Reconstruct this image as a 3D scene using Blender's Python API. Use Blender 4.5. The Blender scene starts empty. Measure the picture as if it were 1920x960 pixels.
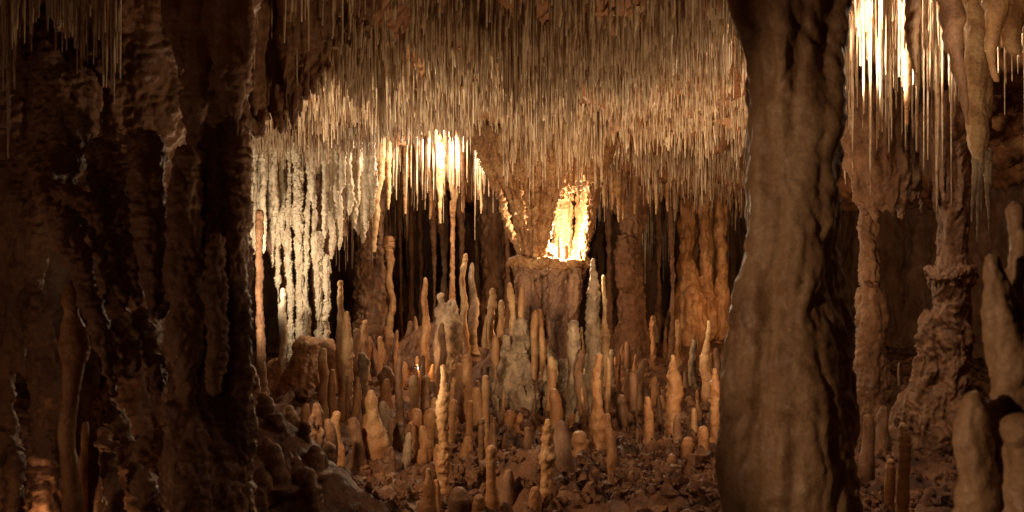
import bpy, math, random
import numpy as np
from mathutils import Vector, Matrix

# ------------------------------------------------------------------ camera, world, light
SC = bpy.context.scene
COL = SC.collection
F = 2000.0                                   # focal length in photo pixels (photo 1920 wide)

def P(px, py, D):
    return ((px-960)/F*D, D, (480-py)/F*D)

cam_d = bpy.data.cameras.new('camera'); cam = bpy.data.objects.new('camera', cam_d); COL.objects.link(cam)
cam.location = (0, 0, 0); cam.rotation_euler = (math.radians(90), 0, 0)
cam_d.sensor_width = 36; cam_d.lens = 36*F/1920; cam_d.clip_start = 0.05; cam_d.clip_end = 200
cam_d.dof.use_dof = True; cam_d.dof.focus_distance = 8.5; cam_d.dof.aperture_fstop = 4.0
SC.camera = cam
w = bpy.data.worlds.new('World'); SC.world = w; w.use_nodes = True
w.node_tree.nodes['Background'].inputs[0].default_value = (0.35, 0.2, 0.12, 1)
w.node_tree.nodes['Background'].inputs[1].default_value = 0.0
SC.view_settings.view_transform = 'Standard'; SC.view_settings.look = 'None'
SC.view_settings.exposure = 0.0; SC.view_settings.gamma = 1.0
SC.render.engine = 'CYCLES'
SC.cycles.max_bounces = 5; SC.cycles.diffuse_bounces = 3; SC.cycles.glossy_bounces = 2
SC.cycles.sample_clamp_indirect = 3.0
SC.cycles.caustics_reflective = False; SC.cycles.caustics_refractive = False

def lamp(px, py, D, watt, col, size=0.06, target=None, angle=None, blend=0.6):
    l = bpy.data.lights.new('cave_lamp_or_fill', 'SPOT' if target else 'POINT')
    l.energy = watt; l.color = col; l.shadow_soft_size = size
    o = bpy.data.objects.new('cave_lamp_or_fill', l); COL.objects.link(o); o.location = P(px, py, D)
    if target:
        l.spot_size = math.radians(angle); l.spot_blend = blend
        d = Vector(P(*target)) - Vector(o.location); o.rotation_euler = d.to_track_quat('-Z', 'Y').to_euler()
    return o
WARM = (1.0, 0.64, 0.34); NEUT = (1.0, 0.74, 0.46); ORNG = (1.0, 0.5, 0.2)
lamp(1064, 452, 9.60, 115, (1.0, .77, .48), 0.05)                      # niche in the central column
lamp(842, 272, 10.8, 95, (1.0, .80, .56), 0.05)                        # above the arch straws
lamp(1655, -50, 6.2, 85, (1.0, .80, .56), 0.05)                      # top right recess
lamp(1550, 200, 6.3, 230, (1.0, .80, .56), 0.05, (1690, -60, 6.3), 112, .4)
lamp(486, 505, 9.6, 60, (1.0, .79, .54), 0.05, (590, 440, 10.6), 150)  # beside the white curtain
lamp(400, 640, 6.2, 230, NEUT, 0.10, (900, 180, 8.8), 100)             # behind the left massif
lamp(395, 430, 5.1, 180, WARM, 0.08, (950, 720, 6.9), 86, .85)          # behind the left massif, on the stalagmites
lamp(1478, 760, 5.2, 340, WARM, 0.10, (1170, 320, 11.0), 70, .9)        # behind the right pillar
lamp(1470, 980, 4.5, 90, WARM, 0.10, (1000, -300, 5.6), 120)           # behind the right pillar, near ceiling
lamp(560, 890, 6.0, 150, NEUT, 0.10, (900, -200, 6.2), 120)             # behind the heap of stubs, on the near ceiling
lamp(1385, 560, 12.6, 13, ORNG, 0.10)                                  # far right of the chamber
lamp(-820, 960, 3.0, 9.5, (1.0, .55, .30), 0.06)                         # weak unseen lamps, out of frame at the left front
lamp(-330, 600, 1.6, 2.2, (1.0, .58, .34), 0.08)
lamp(1030, 575, 11.3, 34, ORNG, 0.06)                                  # unseen light added behind the central column to brighten the back wall
lamp(-1270, 340, 1.25, 112, (1.0, .60, .34), 0.06, (2150, 520, 2.5), 56, .3)
lamp(72, 1010, 4.5, 2.2, ORNG, 0.05)
lamp(1850, 60, 4.4, 7, NEUT, 0.06)  # unseen fill light, added to soften the pillar's dark right side

# ------------------------------------------------------------------ noise
_rs = np.random.RandomState(7)
_perm = np.arange(256); _rs.shuffle(_perm); _perm = np.concatenate([_perm]*3)
_g = _rs.normal(size=(256, 3)); _g /= np.linalg.norm(_g, axis=1)[:, None]
def pn(p):
    p = np.asarray(p, float); i = np.floor(p).astype(np.int64); f = p-i; i &= 255
    u = f*f*f*(f*(f*6-15)+10); out = 0
    for a in (0, 1):
        wa = u[:, 0] if a else 1-u[:, 0]
        ia = _perm[i[:, 0]+a]
        for b in (0, 1):
            wb = u[:, 1] if b else 1-u[:, 1]
            ib = _perm[ia+i[:, 1]+b]
            for c in (0, 1):
                wc = u[:, 2] if c else 1-u[:, 2]
                g = _g[_perm[ib+i[:, 2]+c]]
                out = out + wa*wb*wc*(g[:, 0]*(f[:, 0]-a)+g[:, 1]*(f[:, 1]-b)+g[:, 2]*(f[:, 2]-c))
    return out*1.5
def fbm(p, oct=4, gain=.5):
    s = 0; a = 1.0; p = np.array(p, float)
    for k in range(oct):
        s = s+a*pn(p+17.3*k); p = p*2.03; a *= gain
    return s
def billow(p, oct=3, gain=.5):
    s = 0; a = 1.0; p = np.array(p, float)
    for k in range(oct):
        s = s+a*(np.abs(pn(p+11.7*k))*2-.45); p = p*2.1; a *= gain
    return s

# ------------------------------------------------------------------ mesh helpers
def make_mesh(name, V, Q):
    me = bpy.data.meshes.new(name)
    V = np.asarray(V, np.float32); Q = np.asarray(Q, np.int32)
    me.vertices.add(len(V)); me.vertices.foreach_set('co', V.ravel())
    n, k = Q.shape
    me.loops.add(n*k); me.loops.foreach_set('vertex_index', Q.ravel())
    me.polygons.add(n); me.polygons.foreach_set('loop_start', np.arange(0, n*k, k, dtype=np.int32))
    me.polygons.foreach_set('use_smooth', np.ones(n, dtype=bool))
    me.update(calc_edges=True); me.validate()
    return me

def link(name, me, mat, parent=None, label=None, cat=None, group=None, kind=None):
    o = bpy.data.objects.new(name, me); COL.objects.link(o)
    if mat and me and not me.materials: me.materials.append(mat)
    if parent: o.parent = parent
    if label: o['label'] = label
    if cat: o['category'] = cat
    if group: o['group'] = group
    if kind: o['kind'] = kind
    return o

def spline(K, n):
    """Catmull-Rom resample of K (rows = control points), n samples per span"""
    K = np.asarray(K, float)
    if len(K) == 2: K = np.array([K[0], K[0]*.5+K[1]*.5, K[1]])
    A = np.vstack([2*K[0]-K[1], K, 2*K[-1]-K[-2]])
    out = []
    for i in range(1, len(A)-2):
        t = np.linspace(0, 1, n, endpoint=False)[:, None]
        p0, p1, p2, p3 = A[i-1], A[i], A[i+1], A[i+2]
        out.append(.5*((2*p1)+(-p0+p2)*t+(2*p0-5*p1+4*p2-p3)*t**2+(-p0+3*p1-3*p2+p3)*t**3))
    out.append(K[-1:]); return np.vstack(out)

def tube(K, seg=20, step=None, cap0=True, cap1=True, flat=1.0):
    """K rows x,y,z,r -> closed tube (V, Q). Rounded ends."""
    K = np.asarray(K, float)
    L = np.linalg.norm(np.diff(K[:, :3], axis=0), axis=1).sum()
    rm = max(K[:, 3].max()*.4, 1e-4)
    step = step or rm
    n = int(max(3, min(60, L/step/(len(K)-1))))
    S = spline(K, n); S[:, 3] = np.maximum(S[:, 3], 1e-4)
    # rounded caps
    def cap(S, rev):
        S = S[::-1] if rev else S
        c = S[0]; d = S[1, :3]-S[0, :3]; d /= (np.linalg.norm(d)+1e-9); r = c[3]
        ex = []
        for a in (89.95, 78, 60, 38, 18):
            a = math.radians(a); ex.append(np.append(c[:3]-d*r*math.sin(a), r*math.cos(a)))
        S = np.vstack([np.array(ex), S]); return S[::-1] if rev else S
    if cap0: S = cap(S, False)
    if cap1: S = cap(S, True)
    C = S[:, :3]; R = S[:, 3]
    T = np.gradient(C, axis=0); T /= (np.linalg.norm(T, axis=1)[:, None]+1e-9)
    U = np.cross(T, np.array([0, 1., 0])); nn = np.linalg.norm(U, axis=1)
    U[nn < 1e-3] = (1, 0, 0); U /= np.linalg.norm(U, axis=1)[:, None]
    W = np.cross(T, U)
    a = np.linspace(0, 2*np.pi, seg, endpoint=False)
    V = C[:, None]+R[:, None, None]*(np.cos(a)[None, :, None]*U[:, None]+flat*np.sin(a)[None, :, None]*W[:, None])
    m = len(C); V = V.reshape(-1, 3)
    i = np.arange(m-1)[:, None]*seg; j = np.arange(seg)[None]; j2 = (j+1) % seg
    Q = np.stack([i+j, i+j2, i+seg+j2, i+seg+j], -1).reshape(-1, 4)
    N = (V.reshape(m, seg, 3)-C[:, None]).reshape(-1, 3); N /= (np.linalg.norm(N, axis=1)[:, None]+1e-9)
    return V, Q, N, np.repeat(R, seg)

def merge(parts):
    Vs, Qs, o = [], [], 0
    for p in parts:
        Vs.append(p[0]); Qs.append(p[1]+o); o += len(p[0])
    return np.vstack(Vs), np.vstack(Qs)

def px_tube(pts, D, seg=16, flat=1.0, **k):
    """pts rows (px, py, rpx[, dD]) at depth D"""
    K = []
    for p in pts:
        d = D+(p[3] if len(p) > 3 else 0)
        K.append(P(p[0], p[1], d)+(p[2]*d/F,))
    return tube(K, seg, flat=flat, **k)

def fused(tubes, voxel, disp, smooth=2):
    V, Q = merge(tubes)
    me = make_mesh('tmp', V, Q)
    o = bpy.data.objects.new('tmp', me); COL.objects.link(o)
    m = o.modifiers.new('r', 'REMESH'); m.mode = 'VOXEL'; m.voxel_size = voxel; m.use_smooth_shade = True
    if smooth:
        s = o.modifiers.new('s', 'SMOOTH'); s.factor = .6; s.iterations = smooth
    dg = bpy.context.evaluated_depsgraph_get(); dg.update()
    e = o.evaluated_get(dg); me2 = bpy.data.meshes.new_from_object(e)
    bpy.data.objects.remove(o); bpy.data.meshes.remove(me)
    n = len(me2.vertices); co = np.empty(n*3, np.float32); me2.vertices.foreach_get('co', co); co = co.reshape(-1, 3).astype(float)
    no = np.empty(n*3, np.float32); me2.vertex_normals.foreach_get('vector', no); no = no.reshape(-1, 3).astype(float)
    co = disp(co, no)
    me2.vertices.foreach_set('co', co.astype(np.float32).ravel()); me2.update()
    me2.polygons.foreach_set('use_smooth', np.ones(len(me2.polygons), dtype=bool))
    return me2

def flow(amp=.03, flute=12, lump=6, fine=30, a2=.6, a3=.35, zs=.12, crinkle=0.0):
    """displacement of flowing calcite: vertical flutes, lumps, scallops"""
    def f(co, no):
        wv = np.stack([fbm(co*2.1+5, 2), fbm(co*2.1+9, 2), np.zeros(len(co))], 1)*.10
        c = co+wv
        d = amp*billow(c*[flute, flute, flute*zs], 2)
        d += amp*a2*fbm(c*[lump, lump, lump*.7]+3, 3)
        d += amp*a3*billow(c*[fine, fine, fine*.9]+7, 2)
        if crinkle: d += amp*crinkle*billow(c*[fine*.4, fine*.4, fine*1.5]+31, 2)
        return co+no*d[:, None]
    return f

# ------------------------------------------------------------------ materials
def calcite(name, pale, mid, dark, scale=3.0, streak=.5, bump=.6, grain=90, rough=(.45, .85), sss=0.0, vein=0.0, bdist=.01):
    m = bpy.data.materials.new(name); m.use_nodes = True
    nt = m.node_tree; N = nt.nodes; L = nt.links; b = N['Principled BSDF']
    geo = N.new('ShaderNodeNewGeometry')
    def noise(sc, det, ro, vec=None, loc=(0, 0, 0), dist=0.0):
        mp = N.new('ShaderNodeMapping'); mp.inputs['Scale'].default_value = vec or (1, 1, 1); mp.inputs['Location'].default_value = loc
        n = N.new('ShaderNodeTexNoise'); n.inputs['Scale'].default_value = sc; n.inputs['Detail'].default_value = det
        n.inputs['Roughness'].default_value = ro; n.inputs['Distortion'].default_value = dist
        L.new(geo.outputs['Position'], mp.inputs['Vector']); L.new(mp.outputs[0], n.inputs['Vector']); return n.outputs['Fac']
    a = noise(scale, 6, .6, dist=.4)
    s = noise(scale*4, 4, .55, (1, 1, .09), (3, 1, 2), .2)
    mx = N.new('ShaderNodeMath'); mx.operation = 'MULTIPLY_ADD'; mx.inputs[1].default_value = 1-streak
    L.new(a, mx.inputs[0])
    m2 = N.new('ShaderNodeMath'); m2.operation = 'MULTIPLY'; m2.inputs[1].default_value = streak; L.new(s, m2.inputs[0]); L.new(m2.outputs[0], mx.inputs[2])
    r = N.new('ShaderNodeValToRGB'); e = r.color_ramp.elements
    e[0].position = .33; e[0].color = (*dark, 1); e[1].position = .66; e[1].color = (*pale, 1)
    k = e.new(.49); k.color = (*mid, 1)
    L.new(mx.outputs[0], r.inputs[0])
    g = noise(grain, 3, .6); gr = N.new('ShaderNodeMapRange'); gr.inputs[1].default_value = .3; gr.inputs[2].default_value = .7
    gr.inputs[3].default_value = .72; gr.inputs[4].default_value = 1.12; L.new(g, gr.inputs[0])
    mul = N.new('ShaderNodeMix'); mul.data_type = 'RGBA'; mul.blend_type = 'MULTIPLY'; mul.inputs[0].default_value = .9
    base = r.outputs[0]
    if vein:      # iron-stained feet: rusty mud colour climbing unevenly from the floor
        sx = N.new('ShaderNodeSeparateXYZ'); L.new(geo.outputs['Position'], sx.inputs[0])
        ad0 = N.new('ShaderNodeMath'); ad0.operation = 'MULTIPLY_ADD'; ad0.inputs[1].default_value = 1.1
        L.new(noise(5, 4, .6, (1, 1, .5), (2, 7, 3)), ad0.inputs[0]); L.new(sx.outputs[2], ad0.inputs[2])
        st = N.new('ShaderNodeMapRange'); st.inputs[1].default_value = -.85; st.inputs[2].default_value = -.25
        st.inputs[3].default_value = vein; st.inputs[4].default_value = 0; L.new(ad0.outputs[0], st.inputs[0])
        ms = N.new('ShaderNodeMix'); ms.data_type = 'RGBA'; L.new(st.outputs[0], ms.inputs[0]); L.new(base, ms.inputs[6])
        ms.inputs[7].default_value = (.36, .155, .06, 1); base = ms.outputs[2]
    L.new(base, mul.inputs[6]); L.new(gr.outputs[0], mul.inputs[7])
    L.new(mul.outputs[2], b.inputs['Base Color'])
    rr = N.new('ShaderNodeMapRange'); rr.inputs[1].default_value = .35; rr.inputs[2].default_value = .65
    rr.inputs[3].default_value = rough[0]; rr.inputs[4].default_value = rough[1]
    L.new(noise(scale*5, 3, .6, loc=(9, 4, 1)), rr.inputs[0]); L.new(rr.outputs[0], b.inputs['Roughness'])
    n1 = noise(grain*.35, 6, .65, (1, 1, .8)); n2 = noise(grain*1.1, 4, .6, (1, 1, 1.3), (5, 5, 5))
    ad = N.new('ShaderNodeMath'); ad.operation = 'MULTIPLY_ADD'; ad.inputs[1].default_value = .35; L.new(n2, ad.inputs[0]); L.new(n1, ad.inputs[2])
    bp = N.new('ShaderNodeBump'); bp.inputs['Strength'].default_value = bump; bp.inputs['Distance'].default_value = bdist
    L.new(ad.outputs[0], bp.inputs['Height']); L.new(bp.outputs[0], b.inputs['Normal'])
    if sss:
        b.inputs['Subsurface Weight'].default_value = sss; b.inputs['Subsurface Radius'].default_value = (1, .38, .14); b.inputs['Subsurface Scale'].default_value = .02
    return m
M_ceil = calcite('ceiling_rock', (.40, .22, .10), (.28, .12, .05), (.12, .05, .025), 3.5, .3, .9, 60)
M_floor = calcite('floor_rock', (.25, .125, .062), (.14, .06, .027), (.05, .022, .012), 4.5, .05, 1.0, 70, rough=(.45, .9), bdist=.018)
M_wall = calcite('wall_rock', (.26, .13, .07), (.17, .08, .04), (.07, .03, .018), 1.6, .5, 1.0, 30, bdist=.02)
M_mass = calcite('massif_calcite', (.36, .22, .14), (.25, .135, .08), (.11, .055, .035), 3.0, .35, 1.0, 55, rough=(.35, .8), bdist=.015)
M_pillar = calcite('pillar_calcite', (.50, .36, .22), (.37, .24, .135), (.18, .10, .055), 3.6, .55, .7, 70, rough=(.32, .75), bdist=.009)
M_straw = calcite('straw_calcite', (.68, .56, .41), (.50, .36, .23), (.28, .13, .06), 14, .6, .3, 120, bdist=.003)
_r = [n for n in M_straw.node_tree.nodes if n.type == 'VALTORGB'][0].color_ramp.elements
_r[0].position = .40; _r[0].color = (.20, .09, .04, 1); _r[1].position = .50; _r[2].position = .60
M_cream = calcite('cream_calcite', (.66, .49, .29), (.50, .31, .15), (.28, .12, .05), 6, .35, .9, 60, rough=(.25, .7), sss=.08, bdist=.013, vein=.8)
M_orange = calcite('orange_calcite', (.54, .34, .17), (.37, .19, .08), (.17, .07, .03), 6, .35, 1.0, 60, rough=(.25, .75), bdist=.013, vein=.6)
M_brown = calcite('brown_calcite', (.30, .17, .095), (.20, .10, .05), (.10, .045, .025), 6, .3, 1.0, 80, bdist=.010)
M_grey = calcite('grey_calcite', (.48, .37, .26), (.32, .23, .15), (.13, .08, .05), 7, .2, 1.0, 70, bdist=.012)
M_white = calcite('white_calcite', (.70, .62, .48), (.58, .48, .35), (.36, .25, .16), 7, .5, 1.0, 60, rough=(.25, .8), bdist=.012)
MAT = dict(c=M_cream, o=M_orange, b=M_brown, g=M_grey, w=M_white, p=M_pillar, m=M_mass)

# ------------------------------------------------------------------ terrain: floor, ceiling, walls
def gauss(x, y, px, D, r, h, ry=None):
    cx = (px-960)/F*D; ry = ry or r
    return h*np.exp(-(((x-cx)/r)**2+((y-D)/ry)**2))
def floor_h(x, y):
    x = np.asarray(x, float); y = np.asarray(y, float)
    z = np.full(np.broadcast(x, y).shape, -1.42)
    z = z+gauss(x, y, 975, 9.8, .50, .72)+gauss(x, y, 1060, 10.0, .40, .35)
    z = z+gauss(x, y, 840, 11.4, .55, .62)+gauss(x, y, 690, 11.6, .7, .35)
    z = z+gauss(x, y, 520, 5.5, .42, .34, .5)+gauss(x, y, 455, 5.2, .5, .35)
    z = z+gauss(x, y, 560, 10.3, .6, .30)
    z = z+gauss(x, y, 1290, 14.2, 1.4, .42)+gauss(x, y, 1660, 8.8, .8, .35)+gauss(x, y, 1180, 11.6, .6, .25)
    z = z+gauss(x, y, 985, 6.2, .22, .25)
    z = z+.03*np.clip(y-13, 0, 9)
    return z
def ceil_h(x, y):
    x = np.asarray(x, float); y = np.asarray(y, float)
    z = np.interp(y, [-4, 2, 5, 8, 10.5, 12, 13, 15, 19], [1.6, 1.5, 1.24, 1.20, 1.14, 1.02, .92, .78, .7])+0*x
    z = z+gauss(x, y, 840, 11.6, .75, .34, .8)+gauss(x, y, 835, 9.4, .62, .16, 1.3)-gauss(x, y, 1280, 12.0, 1.2, .16, .8)
    z = z+gauss(x, y, 1670, 6.2, .95, .75, .9)
    z = z-gauss(x, y, 560, 10.6, .8, .14)+gauss(x, y, 1000, 6.5, 1.6, .06)
    return z
def sheet(name, x0, x1, y0, y1, st, hf, disp, mat, **k):
    xs = np.arange(x0, x1+st/2, st); ys = np.arange(y0, y1+st/2, st)
    X, Y = np.meshgrid(xs, ys); X = X.ravel(); Y = Y.ravel(); Z = hf(X, Y)
    co = np.stack([X, Y, Z], 1); co = disp(co)
    nx = len(xs); i = np.arange(len(ys)-1)[:, None]*nx; j = np.arange(nx-1)[None]
    Q = np.stack([i+j, i+j+1, i+nx+j+1, i+nx+j], -1).reshape(-1, 4)
    return link(name, make_mesh(name, co, Q), mat, kind='structure', **k)
def floor_disp(co):
    d = .09*fbm(co*[1.6, 1.6, 0]+4, 3)+.055*np.abs(billow(co*[5, 5, 0]+8, 3))+.022*billow(co*[17, 17, 0], 2)
    co = co.copy(); co[:, 2] += d
    co[:, 0] += .03*fbm(co*[6, 6, 3]+2, 2); co[:, 1] += .03*fbm(co*[6, 6, 3]+5, 2); return co
def ceil_disp(co):
    d = .16*fbm(co*[1.1, 1.1, 0]+4, 3)+.12*billow(co*[2.6, 2.6, 0]+8, 3)+.05*billow(co*[7, 7, 0], 2)
    co = co.copy(); co[:, 2] += d; return co
FLX = 7.5
sheet('cave_floor', -FLX, FLX, 3.0, 19.5, .028, floor_h, floor_disp, M_floor)
sheet('cave_floor', -FLX, FLX, -5.0, 3.0, .10, floor_h, floor_disp, M_floor)
sheet('cave_ceiling', -FLX, FLX, -5.0, 19.5, .045, ceil_h, ceil_disp, M_ceil)
def floor_z(x, y):
    return float(floor_disp(np.array([[x, y, float(floor_h(x, y))]]))[0, 2])
def ceil_z(x, y):
    return float(ceil_disp(np.array([[x, y, float(ceil_h(x, y))]]))[0, 2])
# cave walls: one winding vertical sheet round the chamber
def wall():
    ring = [(-6.9, -4.5), (-7.0, 3), (-5.2, 8), (-5.6, 12), (-4.8, 15.5), (-2.4, 17.2), (0, 16.6), (2.6, 17.4), (5.2, 16.2), (6.4, 12.5), (5.6, 9.6), (6.6, 5), (6.9, -4.5), (0, -4.8), (-6.9, -4.5)]
    S = spline(ring, 110); h = np.linspace(-1.9, 2.7, 110)
    n = len(S); X = np.repeat(S[:, 0], len(h)); Y = np.repeat(S[:, 1], len(h)); Z = np.tile(h, n)
    co = np.stack([X, Y, Z], 1)
    T = np.gradient(S, axis=0); Nn = np.stack([-T[:, 1], T[:, 0], 0*T[:, 0]], 1); Nn /= np.linalg.norm(Nn, axis=1)[:, None]
    no = np.repeat(Nn, len(h), axis=0)
    d = .35*billow(co*[1.3, 1.3, .25], 3)+.12*billow(co*[5, 5, .9]+3, 3)+.08*fbm(co*3, 3)
    co += no*d[:, None]
    m = len(h); i = np.arange(n-1)[:, None]*m; j = np.arange(m-1)[None]
    Q = np.stack([i+j, i+j+1, i+m+j+1, i+m+j], -1).reshape(-1, 4)
    link('cave_wall', make_mesh('cave_wall', co, Q), M_wall, kind='structure')
wall()

# ------------------------------------------------------------------ single formations
rnd = random.Random(11)
def rough_tube(K, seg, style, seed, step=None, flat=1.0):
    K = np.asarray(K, float)
    rm = K[:, 3].max()
    V, Q, N, R = tube(K, seg, step or max(rm*.22, .006), flat=flat)
    q = V+seed*3.71
    rr = np.maximum(R, rm*.25)
    if style == 's':        # smooth candle with growth bulges
        zz = np.stack([0*q[:, 0]+seed*1.3, q[:, 0]*2, q[:, 2]], 1)
        d = rr*(.24*pn(zz*[1, 1, .38/rm])+.10*pn(zz*[1, 1, 1.3/rm])+.05*pn(zz*[1, 1, 3.2/rm])+.10*pn(q*[.7/rm, .7/rm, .35/rm])+.05*fbm(q/rm*.9, 2)+.06*billow(q/rm*[1.1, 1.1, 2.2], 2))
    elif style == 'r':      # ringed, knobbly
        zz = np.stack([0*q[:, 0]+seed*1.3, q[:, 0]*2, q[:, 2]], 1)
        d = rr*(.28*pn(zz*[1, 1, .5/rm])+.09*pn(zz*[1, 1, 1.5/rm])+.26*billow(q/rm*[.7, .7, 1.0], 3)+.12*fbm(q/rm*2, 2))
    else:                   # coral-crusted
        d = rr*(.22*pn(q*[1.2, 1.2, .3/rm])+.30*billow(q/rm*[1.3, 1.3, .5], 2)+.34*billow(q/rm*[1.8, 1.8, 2.0], 2))
    # gentle wander
    t = (V[:, 2:3]-K[:, 2].min())
    wob = np.concatenate([pn(np.stack([t[:, 0]*3+seed, 0*t[:, 0]+seed, 0*t[:, 0]], 1))[:, None], pn(np.stack([t[:, 0]*3+seed+50, 0*t[:, 0], 0*t[:, 0]], 1))[:, None], 0*t], 1)
    return V+N*d[:, None]+wob*rm*.55, Q
_seed = [0]
SITES = []
def stalagmite(px, top, D, r0, r1, label, mat='c', style='s', prof=None, name='stalagmite', group=None, lean=0, base=None):
    """tip at photo point (px, top) at distance D, standing on the cave floor"""
    _seed[0] += 1; s = _seed[0]
    x, y, zt = P(px, top, D)
    xb = x+lean*D/F
    zb = floor_z(xb, y)-.06 if base is None else P(px, base, D)[2]
    k = D/F; h = zt-zb
    pr = prof or [(0, r0), (.12, r0*1.15+(r1-r0)*.15), (.4, r0+(r1-r0)*.5), (.75, r0+(r1-r0)*.85), (.93, r1), (1, r1*1.5)]
    K = [(x+(xb-x)*t, y, zt-r0*k-(h-r0*k)*t, r*k) for t, r in pr]
    seg = 28 if D < 8 else 20
    V, Q = rough_tube(K, seg, style, s)
    zc = np.array([x, y, 0]); o3 = np.array([xb, y, zb+.06]); V = V-o3
    ob = link(name, make_mesh(name, V, Q), MAT[mat] if isinstance(mat, str) else mat, label=label, cat='stalagmite', group=group)
    ob.location = o3; SITES.append((xb, y, r1*k))
    return ob
def stalactite(px, top, tip, D, r0, r1, label, mat='c', style='r', name='stalactite', group=None, lean=0, prof=None, cat='stalactite'):
    """root at (px, top), tip at (px+lean, tip)"""
    _seed[0] += 1; s = _seed[0]; k = D/F
    x, y, zt = P(px, top, D); x2, _, zb = P(px+lean, tip, D)
    pr = prof or [(0, r0), (.3, r0*.85), (.7, r0*.35+r1*.65), (1, r1)]
    K = [(x+(x2-x)*t, y, zt+(zb-zt)*t, r*k) for t, r in pr]
    V, Q = rough_tube(K, 18, style, s)
    o3 = np.array([x, y, zt]); 
    ob = link(name, make_mesh(name, V-o3, Q), MAT[mat] if isinstance(mat, str) else mat, label=label, cat=cat, group=group)
    ob.location = o3; return ob

def top_of(px, D):      # photo y of the ceiling rock there, a little inside it
    x, y, _ = P(px, 0, D); return 480-F*(ceil_z(x, y)+.05)/D

# ------------------------------------------------------------------ the right foreground pillar
def root(name, loc, label, cat, group=None):
    o = bpy.data.objects.new(name, None); COL.objects.link(o); o.location = loc; o.empty_display_size = .1
    o['label'] = label; o['category'] = cat
    if group: o['group'] = group
    return o
def part(name, me, mat, parent, label=None):
    me.transform(Matrix.Translation(-Vector(parent.location)))
    o = link(name, me, mat, parent=parent, label=label); return o
D0 = 3.7
rp = root('cave_column', P(1480, 1240, D0), 'massive smooth dark foreground column right of the stalagmite field, fluted at its top', 'cave column')
T = [px_tube([(1480, -260, 130, .05), (1488, 0, 100, .05), (1488, 150, 84, .05), (1486, 330, 84, .05), (1486, 470, 84, .05), (1484, 600, 102, .05), (1478, 760, 118, .05), (1480, 960, 122, .05), (1480, 1300, 150, .05)], D0, 40),
     px_tube([(1350, -200, 50, .1), (1388, 0, 26, .0), (1412, 90, 24, -.02), (1432, 180, 28, -.04), (1434, 330, 34, -.08), (1432, 470, 36, -.08), (1420, 540, 42, -.08), (1410, 640, 52, -.08), (1402, 780, 54, -.06), (1400, 960, 50, -.04), (1400, 1250, 60)], D0, 24),
     px_tube([(1455, -200, 34, -.12), (1460, 0, 24, -.16), (1464, 100, 19, -.19), (1466, 165, 9, -.17)], D0, 16),
     px_tube([(1560, -200, 60, -.0), (1566, 0, 36, -.05), (1550, 140, 34, -.08), (1536, 260, 32, -.10), (1530, 420, 34, -.10)], D0, 20),
     px_tube([(1512, 540, 40, -.08), (1520, 700, 56, -.06), (1535, 850, 66, -.05), (1540, 1250, 80, -.05)], D0, 20),
     px_tube([(1446, 600, 26, -.12), (1450, 760, 44, -.10), (1456, 960, 56, -.10), (1450, 1250, 60, -.1)], D0, 20),
     px_tube([(1470, -200, 70, -.02), (1478, 0, 62, -.06), (1484, 200, 58, -.08), (1480, 400, 60, -.09), (1478, 560, 66, -.08)], D0, 30),
     px_tube([(1478, 560, 70, -.06), (1484, 700, 86, -.08), (1490, 860, 92, -.08), (1490, 1250, 100, -.05)], D0, 30)]
part('shaft', fused(T, .011, flow(.017, 8, 6, 20, 1.1, .30, .12), 3), M_pillar, rp)
T = [px_tube([(1578+10*math.sin(i*2.1), 690+i*16, 7, -.02), (1596+6*math.sin(i*3.3), 704+i*16, 9, -.03), (1600, 740+i*16, 6, -.02)], D0, 10) for i in range(5)]
part('side_drip', fused(T, .006, flow(.006, 12, 9, 40)), M_pillar, rp)

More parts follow.
